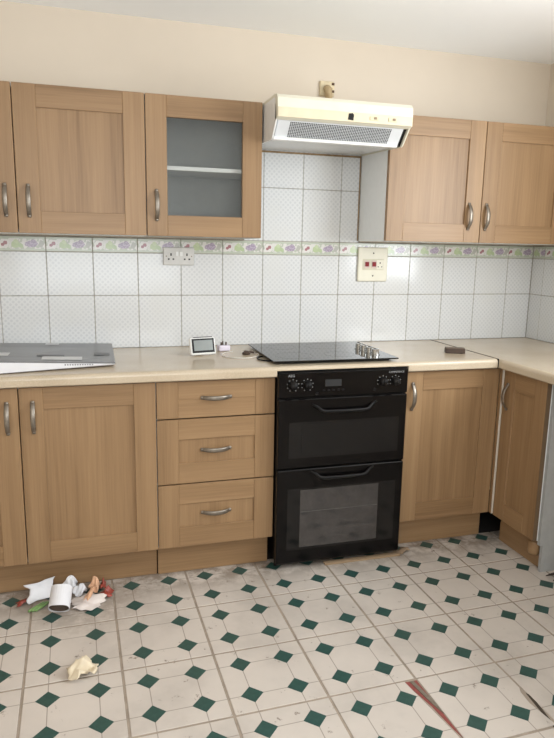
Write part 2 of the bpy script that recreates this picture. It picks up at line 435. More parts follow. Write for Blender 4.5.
tag(raw('outer_floor_tiling', rim, FTP, sub), kind='stuff'); tag(raw('outer_diamond_inlays', rimd, FGREEN, sub), kind='stuff')
# torn seam: exposed red underlay and a curled grey strip
def floor_poly(name, pts, z0, z1, mat):
    b_ = bmesh.new(); prism(b_, pts, 2, z0, z1); return raw(name, b_, mat, sub)
floor_poly('exposed_underlay', [(0.118, -1.437), (0.163, -1.437), (0.172, -1.70), (0.163, -1.66), (0.150, -1.56)], -0.0021, -0.0010, FRED)
floor_poly('torn_backing_strip', [(0.137, -1.440), (0.150, -1.440), (0.164, -1.52), (0.170, -1.60), (0.160, -1.57), (0.150, -1.52)], -0.0009, 0.0014, FGREY)

floor_poly('cracked_joint', [(0.462, -1.735), (0.470, -1.735), (0.488, -1.60), (0.478, -1.585), (0.474, -1.62)], -0.0021, -0.0008, simple('dark_crack', srgb(70, 60, 50), 0.9))

# ------------------------------------------------------------------ joinery
def bow(name, parent, c, rot=(0, 0, 0), L=0.122):
    """arched leaf-shaped bow handle, along local z, standing out along -y"""
    if 'bow' not in cache:
        b_ = bmesh.new(); n = 14; secs = []
        for k in range(n + 1):
            t = k / n * 2 - 1
            z = t * L / 2; out = 0.027 * (1 - abs(t) ** 2.4); wd = 0.0078 + 0.0012 * (1 - t * t); th = 0.0026
            secs.append([b_.verts.new((sx * wd, -out - sy * th, z)) for sx, sy in ((-1, -0.6), (1, -0.6), (1, 0.4), (0.45, 1), (-0.45, 1), (-1, 0.4))])
        for A, B in zip(secs, secs[1:]):
            for k in range(6): b_.faces.new((A[k], A[(k + 1) % 6], B[(k + 1) % 6], B[k]))
        b_.faces.new(secs[0]); b_.faces.new(secs[-1][::-1])
        for s_ in (-1, 1): bm_box(b_, -0.0062, 0.0062, -0.006, 0.0005, s_ * L / 2 - 0.008 if s_ > 0 else -L / 2 - 0.004, L / 2 + 0.004 if s_ > 0 else -L / 2 + 0.008)
        cache['bow'] = finish(b_, 'handle', METAL, True)
    o = bpy.data.objects.new(name, cache['bow']); reg(o, parent, c); o.rotation_euler = rot
    return o
FT = 0.022
def shaker(name, root, x0, x1, z0, z1, handle=None, sw=0.086, rw=0.086, glazed=None, flat=False):
    """framed front, face at local y=-FT: recessed panel with two stiles, two rails and a handle"""
    g = 0.0018
    x0 += g; x1 -= g; z0 += g; z1 -= g
    if glazed:
        d = box(name, x0 + sw - 0.008, x1 - sw + 0.008, -0.013, -0.009, z0 + rw - 0.008, z1 - rw + 0.008, glazed, root)
        tag(d, 'grey tinted glass pane door')
    elif flat:
        d = box(name, x0 + sw - 0.01, x1 - sw + 0.01, -0.008, -0.001, z0 + 0.01, z1 - 0.01, WH, root)
    else:
        d = box(name, x0 + sw - 0.01, x1 - sw + 0.01, -0.0145, -0.001, z0 + rw - 0.01, z1 - rw + 0.01, WV, root)
    for a, b in ((x0, x0 + sw), (x1 - sw, x1)): box('stile', a, b, -FT, -0.0005, z0, z1, WV, d, 0.0014)
    if flat:
        zm = (z0 + z1) / 2
        for a, b in ((z0, zm), (zm, z1)): box('rail', x0 + sw, x1 - sw, -FT + 0.0006, -0.0005, a, b, WH, d, 0.0012)
    else:
        for a, b in ((z0, z0 + rw), (z1 - rw, z1)): box('rail', x0 + sw, x1 - sw, -FT + 0.0006, -0.0005, a, b, WH, d, 0.0012)
    if handle:
        hx, hz, horiz = handle
        y = -FT + 0.0005 if not horiz or flat else -0.0140
        bow('handle', d, (hx, y, hz), (0, math.pi / 2, 0) if horiz else (0, 0, 0))
    return d
def carcass(root, w_, depth, z0, z1, mat=CARC, shelf=None, t=0.016):
    b_ = bmesh.new()
    bm_box(b_, 0.0006, t, 0.001, depth, z0, z1); bm_box(b_, w_ - t, w_ - 0.0006, 0.001, depth, z0, z1)
    bm_box(b_, t, w_ - t, 0.001, depth, z0, z0 + t); bm_box(b_, t, w_ - t, 0.001, depth, z1 - t, z1)
    bm_box(b_, t, w_ - t, depth - 0.006, depth, z0 + t, z1 - t)
    raw('carcass', b_, mat, root)

# ---- base units along the back wall
CY = YD + FT
X1 = -0.5932
def base(x0, w_, name, label, cat='base cabinet'):
    r = thing(name, (x0, CY, 0), label, cat)
    carcass(r, w_, 0.555, ZP, 0.872)
    return r
W1 = 0.5145
r = base(X1 - 2 * W1, 2 * W1, 'base_cabinet', 'double door oak base cabinet under the grey panel, left of the drawers')
shaker('door', r, 0, W1, ZP, ZT, (W1 - 0.042, 0.749, False)); shaker('door', r, W1, 2 * W1, ZP, ZT, (W1 + 0.050, 0.749, False))
WD = 0.4985
r = base(X1, WD, 'drawer_unit', 'oak drawer unit with three drawers beside the black oven', 'drawer unit')
shaker('drawer', r, 0, WD, 0.709, ZT, (WD / 2 - 0.004, 0.794, True), flat=True)
shaker('drawer', r, 0, WD, 0.428, 0.707, (WD / 2 - 0.004, 0.570, True)); shaker('drawer', r, 0, WD, ZP, 0.426, (WD / 2 - 0.004, 0.292, True))
r = base(0.511, 0.490, 'base_cabinet', 'single door oak base cabinet right of the black oven')
shaker('door', r, 0.004, 0.493, ZP, ZT, (0.040, 0.752, False))
# ---- right leg unit, facing left into the room
LX, LY, LW = 1.008, -0.611, 0.302
r = thing('base_cabinet', (LX + FT, LY, 0), 'narrow oak base cabinet on the right return with white end panel', 'base cabinet', rz=-math.pi / 2)
carcass(r, LW, 0.54, ZP, 0.872)
d = shaker('door', r, 0.004, LW, ZP, ZT, (0.040, 0.742, False), sw=0.078)
box('edge_strip', LW - 0.0018, LW - 0.0006, -FT, -0.0005, ZP + 0.002, ZT - 0.002, simple('dark_brown_edge_strip', srgb(104, 84, 62), 0.6), d)  # thin dark brown strip over the door's end face
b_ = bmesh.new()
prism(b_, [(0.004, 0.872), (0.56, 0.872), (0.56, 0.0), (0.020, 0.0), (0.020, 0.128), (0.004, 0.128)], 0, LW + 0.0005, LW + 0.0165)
tag(raw('end_panel', b_, simple('shaded_end_panel', srgb(162, 163, 162), 0.5, var=0.05), r), 'white end panel, shaded grey')  # white panel, its shade put into the grey base colour
# filler between the two corner doors
r = thing('corner_filler', (0, 0, 0), 'thin pale edged filler strip in the inner corner of the base units', 'filler strip')
box('strip', 1.0035, 1.0120, -0.6080, -0.5890, 0.150, 0.866, WV, r)
box('pale_edge', 1.0035, 1.0120, -0.6128, -0.6082, 0.150, 0.866, simple('pale_beige_edge', srgb(222, 212, 198), 0.5), r)

# ---- plinths
YP = -0.521
tag(box('plinth_board', XL + 0.004, X1 - 0.002, YP, YP + 0.016, 0.0012, 0.143, WH, None, 0.001), 'oak plinth board under the left double base cabinet', 'plinth')
tag(box('plinth_board', X1 + 0.002, -0.102, YP - 0.006, YP + 0.010, 0.0012, 0.143, WH, None, 0.001), 'oak plinth board under the three drawer unit', 'plinth')
tag(box('plinth_board', 0.516, 1.006, YP, YP + 0.016, 0.0012, 0.143, WH, None, 0.001), 'oak plinth board right of the oven with a dark gap at its end', 'plinth')
r = thing('plinth_board', (1.071, -0.600, 0), 'oak plinth board of the right return with a broken rounded end', 'plinth', rz=-math.pi / 2)
b_ = bmesh.new(); prism(b_, [(0.015, 0.143), (0.292, 0.143), (0.292, 0.0012), (0.0, 0.0012), (0.0, 0.09), (0.008, 0.115)], 1, 0, 0.016); raw('board', b_, WH, r)
b_ = bmesh.new(); lathe(b_, [(0.026, -0.035), (0.030, -0.025), (0.031, 0.02), (0.027, 0.03)], (0.268, -0.012, 0.098), 2, 14); raw('rounded_end', b_, WH, r, True)

# ---- worktops
def worktop_profile(front, back, z0, z1):
    pts = [(back, z0), (front + 0.004, z0), (front, z0 + 0.004)]
    rr = 0.016
    for k in range(6):
        a = math.pi - k / 5 * math.pi / 2
        pts.append((front + rr + rr * math.cos(a), z1 - rr + rr * math.sin(a)))
    return pts + [(back, z1)]
WF, WB = -0.620, -0.001
HX0, HX1, HY0, HY1 = -0.055, 0.435, -0.535, -0.115
EX = 0.964
b_ = bmesh.new()
prism(b_, worktop_profile(WF, WB, 0.8725, WZ), 0, XL + 0.004, -0.0975)
prism(b_, worktop_profile(WF, WB, 0.8725, WZ), 0, 0.5085, EX)
prism(b_, worktop_profile(WF, WB, 0.8985, WZ), 0, -0.0975, 0.5085)
tag(raw('worktop', b_, WTOP), 'long cream laminate worktop along the back wall carrying the hob', 'worktop')
b_ = bmesh.new(); prism(b_, worktop_profile(0.968, XR - 0.001, 0.8725, WZ), 1, -2.75, -0.001)
tag(raw('worktop', b_, WTOP), 'cream laminate worktop of the right return meeting the corner', 'worktop')
tag(box('joint_strip', EX + 0.0004, EX + 0.0034, WF - 0.002, WB - 0.002, 0.873, WZ + 0.0015, BLACKM), 'dark joint strip between the two cream worktops', 'joint strip')

# ------------------------------------------------------------------ wall units
YU = -0.32; UZ0, UZ1 = 1.4404, 2.0108
INNER = simple('grey_cabinet_lining', srgb(190, 189, 184), 0.6, var=0.03)
def wall_unit(x0, w_, name, label, cat='wall cabinet', mat=CARC):
    r = thing(name, (x0, YU + FT, 0), label, cat)
    carcass(r, w_, 0.292, UZ0, UZ1, mat)
    return r
UW = 0.505
r = wall_unit(-1.097 - 0.505, 2 * UW, 'wall_cabinet', 'double door oak wall cabinet at the left above the grey panel')
shaker('door', r, 0, UW, UZ0, UZ1, (UW - 0.042, 1.568, False)); shaker('door', r, UW, 2 * UW, UZ0, UZ1, (UW + 0.044, 1.568, False))
n = N('grey_tinted_glass'); n.t.nodes.remove(n.b)
tr = n.n('ShaderNodeBsdfTransparent'); tr.inputs[0].default_value = (0.87, 0.875, 0.87, 1)
gl = n.n('ShaderNodeBsdfGlossy'); gl.inputs['Roughness'].default_value = 0.35; gl.inputs[0].default_value = (0.9, 0.95, 1, 1)
df = n.n('ShaderNodeBsdfDiffuse'); df.inputs[0].default_value = (0.42, 0.46, 0.48, 1)
m1 = n.n('ShaderNodeMixShader'); m1.inputs[0].default_value = 0.03; n.l(tr.outputs[0], m1.inputs[1]); n.l(df.outputs[0], m1.inputs[2])
m2 = n.n('ShaderNodeMixShader'); m2.inputs[0].default_value = 0.012; n.l(m1.outputs[0], m2.inputs[1]); n.l(gl.outputs[0], m2.inputs[2])
n.l(m2.outputs[0], n.t.nodes['Material Output'].inputs[0]); GLASS = n.m
r = wall_unit(-0.5918, 0.498, 'wall_cabinet', 'glass door oak wall cabinet with one shelf, left of the hood', mat=INNER)
shaker('door', r, 0, 0.498, UZ0, UZ1, (0.042, 1.568, False), glazed=GLASS)
box('shelf', 0.0165, 0.4815, 0.012, 0.280, 1.717, 1.733, WHITEP, r)
r = wall_unit(0.5085, 1.008, 'wall_cabinet', 'double door oak wall cabinet at the right of the hood')
shaker('door', r, 0, 0.504, UZ0, UZ1, (0.504 - 0.068, 1.566, False)); shaker('door', r, 0.504, 1.008, UZ0, UZ1, (0.504 + 0.027, 1.566, False))
tag(box('cabinet_filler', 1.518, XR - 0.002, YU + 0.003, YU + 0.020, UZ0, UZ1, WV), 'oak filler strip between the right wall cabinet and the wall', 'filler strip')

# ------------------------------------------------------------------ oven
r = thing('built_in_oven', (0.2055, -0.605, 0.0), 'black built in double oven between the drawers and the right cabinet', 'oven')
HWD = 0.2985
b_ = bmesh.new(); bm_box(b_, -HWD + 0.012, HWD - 0.012, 0.0, 0.54, 0.022, 0.868); bm_box(b_, -HWD, HWD, -0.006, 0.002, 0.018, 0.892)
raw('housing', b_, BLACKM, r)
cp = box('control_panel', -HWD + 0.001, HWD - 0.001, -0.024, -0.0065, 0.782, 0.890, BLACK, r, 0.003)
MARK = simple('pale_printed_marking', srgb(150, 150, 150), 0.5)
for kx in (-0.236, -0.172, 0.176, 0.236):
    kz = 0.836
    b_ = bmesh.new(); lathe(b_, [(0.019, 0.0), (0.019, 0.006), (0.0165, 0.008), (0.015, 0.020), (0.013, 0.022)], (kx, -0.0242, kz), 1, 18, -1)
    bm_box(b_, kx - 0.003, kx + 0.003, -0.0500, -0.044, kz - 0.014, kz + 0.014)
    raw('knob', b_, BLACKM, cp, True)
    b_ = bmesh.new()
    for k in range(9):
        a = math.radians(-150 + k * 37.5 + 90)
        if k in (0, 8) and kx > 0: continue
        x_, z_ = kx + 0.0255 * math.cos(a), kz + 0.0255 * math.sin(a)
        bm_box(b_, x_ - 0.0017, x_ + 0.0017, -0.0246, -0.0235, z_ - 0.0017, z_ + 0.0017)
    raw('dial_marking', b_, MARK, cp)
SCR = simple('dark_display_glass', srgb(46, 48, 50), 0.15)
box('display', -0.092, -0.018, -0.0252, -0.0235, 0.826, 0.856, SCR, cp, 0.0006)
for bx_ in (-0.098, -0.076, -0.054, -0.030, -0.010):
    box('button', bx_ - 0.006, bx_ + 0.006, -0.0262, -0.0235, 0.806, 0.814, BLACKM, cp, 0.0012)
for bx_, bz_ in ((-0.128, 0.797), (0.138, 0.803)):
    b_ = bmesh.new(); lathe(b_, [(0.007, 0), (0.0065, 0.003)], (bx_, -0.024, bz_), 1, 12, -1); raw('indicator_button', b_, MARK if 0 else BLACKM, cp)
lettering('lettering', 'AEG', 0.0155, (-0.243, -0.0245, 0.877), MARK, cp)
lettering('lettering', 'COMPETENCE', 0.0115, (0.240, -0.0245, 0.877), MARK, cp)
def oven_glass(name, s, rough, spec):
    n = N(name); p = n.obj(); f = n.noise(p, 14, 5, 0.7)
    return n.set(n.ramp(f, [(0.3, srgb(*[c * 0.86 for c in s])), (0.7, srgb(*[min(255, c * 1.1) for c in s]))]), rough, 0, spec)
OG1 = oven_glass('smoked_oven_glass', (20, 19, 19), 0.12, 0.4)
OG2 = oven_glass('clear_grey_oven_glass', (60, 57, 56), 0.08, 0.75)
def oven_door(z0, z1, wz0, wz1, hz, glass, label):
    d = box('oven_door', -HWD + 0.001, HWD - 0.001, -0.026, -0.0065, z0, z1, BLACK, r, 0.004)
    tag(d, label)
    box('dark_glass_border', -0.250, 0.262, -0.0268, -0.0255, wz0 - 0.012, wz1 + 0.008, OG1, d)
    box('window_glass', -0.192, 0.178, -0.0276, -0.0262, wz0, wz1, glass, d)
    b_ = bmesh.new()       # scooped pull: a flattened bar whose ends rise to the door's top edge
    path = [(-0.150, hz + 0.030), (-0.128, hz + 0.020), (-0.108, hz + 0.004), (-0.088, hz), (0.0, hz - 0.001), (0.088, hz), (0.108, hz + 0.004), (0.128, hz + 0.020), (0.150, hz + 0.030)]
    outs = [0, 0.006, 0.014, 0.018, 0.019, 0.018, 0.014, 0.006, 0]
    tube(b_, [(x_, -0.026 - o_, z_) for (x_, z_), o_ in zip(path, outs)], [0.004, 0.006, 0.007, 0.0075, 0.0075, 0.0075, 0.007, 0.006, 0.004], 8)
    raw('handle', b_, BLACKM, d, True)
    return d
oven_door(0.470, 0.776, 0.528, 0.668, 0.722, OG1, 'upper oven door')
d = oven_door(0.030, 0.464, 0.104, 0.370, 0.424, OG2, 'lower oven door with grey window')
b_ = bmesh.new(); bm_box(b_, -0.188, 0.174, -0.0281, -0.0276, 0.268, 0.2705); raw('shelf_rail', b_, simple('dull_rack_steel', srgb(92, 90, 88), 0.5, 0.3), d)
tag(box('floor_batten', 0.140, 0.512, -0.634, -0.608, 0.0012, 0.009, simple('pale_bare_pine', srgb(160, 136, 108), 0.8)), 'pale bare wood batten on the floor under the oven door', 'batten')

# ------------------------------------------------------------------ hob
r = thing('ceramic_hob', (0.193, -0.330, WZ), 'black ceramic glass hob with four steel knobs lying on the worktop', 'hob', rz=math.radians(-1.0))
b_ = bmesh.new(); bm_box(b_, -0.287, 0.287, -0.250, 0.250, 0.0105, 0.0165); bevel_all(b_, 0.0016); raw('glass_top', b_, GLASSBLK, r)
b_ = bmesh.new(); bm_box(b_, -0.255, 0.255, -0.220, 0.220, 0.0008, 0.0102); raw('tray', b_, BLACKM, r)
ZONE = simple('grey_zone_print', srgb(44, 44, 45), 0.12)
for zx, zy, zr in ((-0.160, -0.120, 0.085), (-0.150, 0.120, 0.070), (0.055, -0.115, 0.070), (0.060, 0.120, 0.088)):
    b_ = bmesh.new(); A = []; B = []
    for k in range(40):
        a = 2 * math.pi * k / 40
        A.append(b_.verts.new((zx + zr * math.cos(a), zy + zr * math.sin(a), 0.01668))); B.append(b_.verts.new((zx + (zr - 0.003) * math.cos(a), zy + (zr - 0.003) * math.sin(a), 0.01668)))
    for k in range(40): b_.faces.new((A[k], A[(k + 1) % 40], B[(k + 1) % 40], B[k]))
    raw('cooking_zone_ring', b_, ZONE, r)
for k in range(4):
    ky = 0.018 - k * 0.0585
    b_ = bmesh.new(); lathe(b_, [(0.021, 0.0165), (0.021, 0.021), (0.0175, 0.022), (0.0170, 0.042), (0.0155, 0.044)], (0.207 + k * 0.002, ky, 0), 2, 20)
    kn = raw('knob', b_, CHROME, r, False)
    box('knob_grip', 0.204 + k * 0.002, 0.210 + k * 0.002, ky - 0.016, ky + 0.016, 0.043, 0.0455, BLACKM, kn, 0.0008)
b_ = bmesh.new(); pts = []
for k in range(15):
    a = math.radians(100 + k * 14); pts.append((-0.283 + 0.040 * math.cos(a), -0.105 + 0.055 * math.sin(a), 0.0040))
tube(b_, pts, 0.0035, 8); raw('supply_cable', b_, BLACKM, r, True)

# ------------------------------------------------------------------ extractor hood
r = thing('extractor_hood', (0.212, 0.0, 1.842), 'yellowed cream extractor hood with perforated grille above the hob', 'extractor hood')
hw2 = 0.299
zt, zb = 0.158, 0.006
# profile in (y,z): closed body behind the sloped filter
b_ = bmesh.new()
prism(b_, [(-0.002, zb + 0.016), (-0.425, zb), (-0.488, 0.078), (-0.490, 0.150), (-0.470, zt), (-0.002, zt)], 0, -hw2 + 0.006, hw2 - 0.022)
raw('body', b_, simple('hood_body_white', srgb(224, 224, 222), 0.25, var=0.02), r)
b_ = bmesh.new()
prism(b_, [(-0.505, 0.070), (-0.520, 0.076), (-0.524, 0.118), (-0.521, 0.150), (-0.510, 0.164), (-0.480, 0.1690), (-0.002, 0.1690), (-0.002, 0.1582), (-0.470, 0.1582), (-0.488, 0.150), (-0.488, 0.070)], 0, -hw2, hw2)
fa = raw('fascia', b_, CREAMP, r)
box('fascia_strip', -hw2 + 0.001, hw2 - 0.001, -0.5255, -0.519, 0.076, 0.114, CREAMD, fa, 0.001)
for s_, x0, x1, mt in ((-1, -hw2, -hw2 + 0.005, WHITEP), (1, hw2 - 0.006, hw2, CREAMP)):
    b_ = bmesh.new(); prism(b_, [(-0.002, 0.018), (-0.440, 0.004 if s_ > 0 else 0.0), (-0.450, 0.012), (-0.505, 0.072), (-0.488, 0.152), (-0.470, 0.158), (-0.002, 0.158)], 0, x0, x1)
    tag(raw('side_panel', b_, mt, r), 'white side panel' if s_ < 0 else 'cream side panel')
# filter plate on the slope with a raised lower lip
ang = math.atan2(0.078 - zb, 0.063)      # slope direction
def slope(t, o): # t along slope 0 bottom..1 top, o = outward offset
    y = -0.425 - 0.063 * t; z = zb + (0.078 - zb) * t
    nv = Vector((0, -(0.078 - zb), 0.063)).normalized()     # outward (down/front)
    nv = Vector((0, -0.752, -0.659))
    return Vector((0, y, z)) + Vector((0, nv.y, nv.z)) * o
def slope_slab(name, x0, x1, t0, t1, o0, o1, mat, parent):
    b_ = bmesh.new(); q = [slope(t0, o0), slope(t1, o0), slope(t1, o1), slope(t0, o1)]
    prism(b_, [(v.y, v.z) for v in q], 0, x0, x1); return raw(name, b_, mat, parent)
fp = slope_slab('filter_plate', -hw2 + 0.012, hw2 - 0.024, 0.05, 0.98, 0.0005, 0.008, simple('filter_white_enamel', srgb(214, 216, 218), 0.4, var=0.02), r)
b_ = bmesh.new(); gx0, gx1 = -0.235, 0.222; nx, nt = 58, 10      # perforations: dark slots set proud of the plate as printed holes
for a in range(nx):
    for c in range(nt):
        pass
        x_ = gx0 + (gx1 - gx0) * (a + 0.5) / nx; t_ = 0.17 + 0.74 * (c + 0.5) / nt
        hx = (gx1 - gx0) / nx * 0.36; ht = 0.74 / nt * (0.38)
        q = [slope(t_ - ht, 0.0083), slope(t_ + ht, 0.0083)]
        vs_ = [b_.verts.new((x_ - hx, q[0].y, q[0].z)), b_.verts.new((x_ + hx, q[0].y, q[0].z)), b_.verts.new((x_ + hx, q[1].y, q[1].z)), b_.verts.new((x_ - hx, q[1].y, q[1].z))]
        b_.faces.new(vs_)
tag(raw('grille_perforations', b_, simple('black_hole', srgb(36, 36, 38), 0.8), fp), 'dark perforated grille', kind='stuff')
b_ = bmesh.new(); prism(b_, [(-0.418, 0.0), (-0.446, 0.0), (-0.450, 0.010), (-0.440, 0.016), (-0.425, 0.008)], 0, -hw2 + 0.006, hw2 - 0.030); raw('lower_lip', b_, WHITEP, r)
slope_slab('dark_recess', hw2 - 0.0235, hw2 - 0.0065, 0.02, 0.97, 0.0003, 0.0015, HOLE, r)
SW = simple('switch_cream', srgb(214, 204, 172), 0.4)
for x_ in (0.120, 0.205):
    s_ = box('switch', x_ - 0.020, x_ + 0.020, -0.5285, -0.525, 0.088, 0.104, SW, r, 0.001)
    box('slider', x_ - 0.001, x_ + 0.011, -0.5315, -0.5285, 0.092, 0.101, simple('switch_slider', srgb(150, 128, 104), 0.5), s_, 0.0008)
b_ = bmesh.new(); prism(b_, [(0.002, 0.084), (0.026, 0.082), (0.028, 0.104), (0.022, 0.110), (0.006, 0.108)], 1, -0.5275, -0.5250); tag(raw('badge', b_, HOLE, r), 'broken black badge')
# outlet above the hood
r = thing('cable_outlet', (0.314, 0.0, 2.10), 'small stained cream cable outlet on the wall above the hood', 'cable outlet')
box('plate', -0.040, 0.034, -0.008, 0.0055, 0.030, 0.098, simple('stained_cream', srgb(216, 200, 166), 0.5, var=0.15, scale=40), r, 0.003)
b_ = bmesh.new(); tube(b_, [(-0.004, -0.008, 0.062), (-0.004, -0.024, 0.054), (-0.002, -0.030, 0.030), (0.0, -0.022, 0.0)], [0.020, 0.021, 0.018, 0.016], 10); raw('cable_boss', b_, simple('aged_tan_plastic', srgb(188, 164, 126), 0.5, var=0.1), r, True)
for x_, z_, c_ in ((0.023, 0.086, 0.010), (0.024, 0.052, 0.009)): box('dark_notch', x_ - 0.004, x_ + c_, -0.0095, -0.0075, z_ - 0.005, z_ + 0.006, simple('brown_stain', srgb(86, 58, 40), 0.8), r)
box('dark_notch', -0.008, 0.004, -0.033, -0.026, 0.060, 0.065, HOLE, r)

# ------------------------------------------------------------------ sockets
r = thing('double_socket', (-0.417, 0.0, 1.352), 'white double wall socket overlapping the fruit border tiles', 'socket')
pl = box('plate', -0.074, 0.074, -0.0125, -0.0010, -0.042, 0.042, simple('grey_white_plastic', srgb(206, 204, 200), 0.35), r, 0.003)
for s_ in (-1, 1):
    cx = s_ * 0.038
    box('socket_hole', cx - 0.0032, cx + 0.0032, -0.0131, -0.0122, 0.002, 0.014, HOLE, pl)
    for q in (-1, 1): box('socket_hole', cx + q * 0.011 - 0.0040, cx + q * 0.011 + 0.0040, -0.0131, -0.0122, -0.017, -0.010, HOLE, pl)
    box('screw', s_ * 0.060 - 0.0028, s_ * 0.060 + 0.0028, -0.0131, -0.0122, -0.003, 0.003, METAL, pl)
    box('rocker_switch', s_ * 0.010 - 0.0065, s_ * 0.010 + 0.0065, -0.0155, -0.0122, 0.001, 0.022, WHITEP, pl, 0.001)
r = thing('cooker_switch', (0.593, 0.0, 1.323), 'cream cooker control plate with two red switches and a socket', 'cooker switch')
pl = box('plate', -0.085, 0.083, -0.016, -0.0010, -0.088, 0.088, CREAMP, r, 0.006, 2)
box('insert', -0.060, 0.060, -0.0178, -0.0155, -0.028, 0.028, simple('grey_cream_insert', srgb(206, 200, 176), 0.4), pl, 0.001)
for x_ in (-0.036, 0.004):
    box('switch_surround', x_ - 0.014, x_ + 0.014, -0.0190, -0.0175, -0.019, 0.020, simple('pink_white', srgb(206, 182, 172), 0.4), pl, 0.0006)
    box('red_rocker', x_ - 0.0105, x_ + 0.0105, -0.0230, -0.0188, -0.010, 0.013, REDP, pl, 0.0015)
box('socket_face', 0.019, 0.058, -0.0188, -0.0175, -0.024, 0.024, CREAMP, pl, 0.0006)
box('socket_hole', 0.0355, 0.0405, -0.0194, -0.0186, 0.004, 0.013, HOLE, pl)
for q in (-1, 1): box('socket_hole', 0.038 + q * 0.010 - 0.003, 0.038 + q * 0.010 + 0.003, -0.0194, -0.0186, -0.014, -0.009, HOLE, pl)
for z_ in (-0.058, 0.058):
    b_ = bmesh.new(); lathe(b_, [(0.0042, 0), (0.0036, 0.0014)], (0.0, -0.016, z_), 1, 10, -1); raw('screw', b_, simple('dark_screw', srgb(70, 62, 50), 0.4, 0.6), pl)

# ------------------------------------------------------------------ things on the worktop
r = thing('flat_appliance', (0, 0, 0), 'flat grey topped appliance with white edge lying on the left worktop', 'appliance')
def hexa(b_, top, bot):
    t = [b_.verts.new(v) for v in top]; q = [b_.verts.new(v) for v in bot]
    b_.faces.new(t); b_.faces.new(q[::-1])
    for k in range(4): b_.faces.new((t[k], q[k], q[(k + 1) % 4], t[(k + 1) % 4]))
top = [(-0.744, -0.485, 0.9340), (-1.330, -0.600, 0.9800), (-1.330, -0.020, 0.9580), (-0.740, -0.020, 0.9405)]
mid = [(x_, y_, z_ - 0.006) for x_, y_, z_ in top]
bot = [(-0.750, -0.480, 0.9225), (-1.326, -0.594, 0.9165), (-1.326, -0.026, 0.9165), (-0.746, -0.026, 0.9165)]
b_ = bmesh.new(); hexa(b_, top, mid); raw('grey_top', b_, simple('scuffed_grey_film', srgb(118, 118, 120), 0.32, var=0.08, scale=14), r)
b_ = bmesh.new(); hexa(b_, [(x_, y_, z_ - 0.0062) for x_, y_, z_ in top], bot); raw('white_base', b_, simple('white_cardboard', srgb(226, 226, 230), 0.6, var=0.02), r)
TAPE = simple('pale_tape', srgb(206, 206, 206), 0.4)
def on_top(u, v, h=0.0008):     # u: 0 right..1 left, v: 0 front..1 back
    a, b, c, d_ = [Vector(q) for q in top]
    return a.lerp(b, u).lerp(d_.lerp(c, u), v) + Vector((0, 0, h))
for u0, u1, v0, v1, mt in ((0.22, 0.48, 0.09, 0.24, TAPE), (0.70, 0.80, 0.26, 0.42, TAPE), (0.40, 0.50, 0.90, 1.0, TAPE), (0.03, 0.14, 0.34, 0.46, simple('dark_scuff', srgb(92, 92, 94), 0.4)), (0.34, 0.52, 0.27, 0.33, simple('dark_scuff_line', srgb(88, 88, 90), 0.4))):
    b_ = bmesh.new(); hexa(b_, [on_top(u0, v0), on_top(u1, v0), on_top(u1, v1), on_top(u0, v1)], [on_top(u0, v0, 0.0001), on_top(u1, v0, 0.0001), on_top(u1, v1, 0.0001), on_top(u0, v1, 0.0001)])
    raw('tape_strip', b_, mt, r)
b_ = bmesh.new()
for k in range(12):
    u = 0.150 + k * 0.016; p0 = Vector(mid[0]).lerp(Vector(mid[1]), u); q0 = Vector(bot[0]).lerp(Vector(bot[1]), u); c_ = p0.lerp(q0, 0.28) + Vector((0.0005, -0.0022, 0))
    bm_box(b_, c_.x - 0.0025, c_.x + 0.0025, c_.y - 0.0004, c_.y + 0.0012, c_.z - 0.0022, c_.z + 0.0022)
raw('printed_marking', b_, simple('grey_print', srgb(120, 120, 124), 0.6), r)

r = thing('energy_monitor', (-0.349, -0.285, WZ), 'small white energy monitor with grey screen standing on the worktop', 'monitor', rot=(math.radians(-14), 0, math.radians(12)))
r.scale = (1.07, 1.07, 1.07)
bd = box('casing', -0.057, 0.057, -0.010, 0.010, 0.0035, 0.0775, WHITEP, r, 0.008, 3)
box('bezel', -0.050, 0.050, -0.0118, -0.0095, 0.012, 0.072, BLACKM, r, 0.001)
box('screen', -0.042, 0.042, -0.0126, -0.0115, 0.021, 0.065, simple('lcd_grey', srgb(128, 134, 132), 0.25), r)
box('top_vent', -0.038, 0.046, -0.004, 0.004, 0.0770, 0.0800, HOLE, r)
b_ = bmesh.new(); prism(b_, [(0.008, 0.060), (0.055, 0.0175), (0.050, 0.0155), (0.008, 0.050)], 0, -0.018, 0.018); raw('rear_stand', b_, WHITEP, r)
r = thing('plug_adaptor', (-0.232, -0.170, WZ), 'small lilac white plug adaptor beside the energy monitor', 'plug', rz=0.2)
b_ = bmesh.new(); bm_box(b_, -0.029, 0.029, -0.018, 0.018, 0.001, 0.028); bevel_all(b_, 0.006, 2); raw('casing', b_, simple('lilac_white_plastic', srgb(214, 206, 218), 0.4), r)
for x_ in (-0.012, 0.012): box('pin', x_ - 0.003, x_ + 0.003, -0.003, 0.003, 0.028, 0.042, BROWNB, r)
box('earth_pin', -0.002, 0.002, 0.006, 0.012, 0.028, 0.046, BROWNB, r)
b_ = bmesh.new(); pts = []
for k in range(40):
    t = k / 39; a = math.radians(70 - 330 * t); pts.append((-0.185 + (0.090 - 0.012 * t) * math.cos(a) * 1.0, -0.305 + (0.085 + 0.01 * t) * math.sin(a), WZ + 0.0024))
tube(b_, pts, 0.0020, 6); tag(raw('thin_cable', b_, simple('white_cable', srgb(224, 218, 208), 0.5), None, True), 'thin white cable looped on the worktop beside the hob', 'cable')
r = thing('broken_fitting', (-0.150, -0.290, WZ), 'small dark brown broken fitting inside the white cable loop', 'fitting', rz=0.3)
b_ = bmesh.new(); lathe(b_, [(0.018, 0.0008), (0.019, 0.008), (0.012, 0.013), (0.010, 0.018)], (0, 0, 0), 2, 12); raw('cap', b_, BROWNB, r)
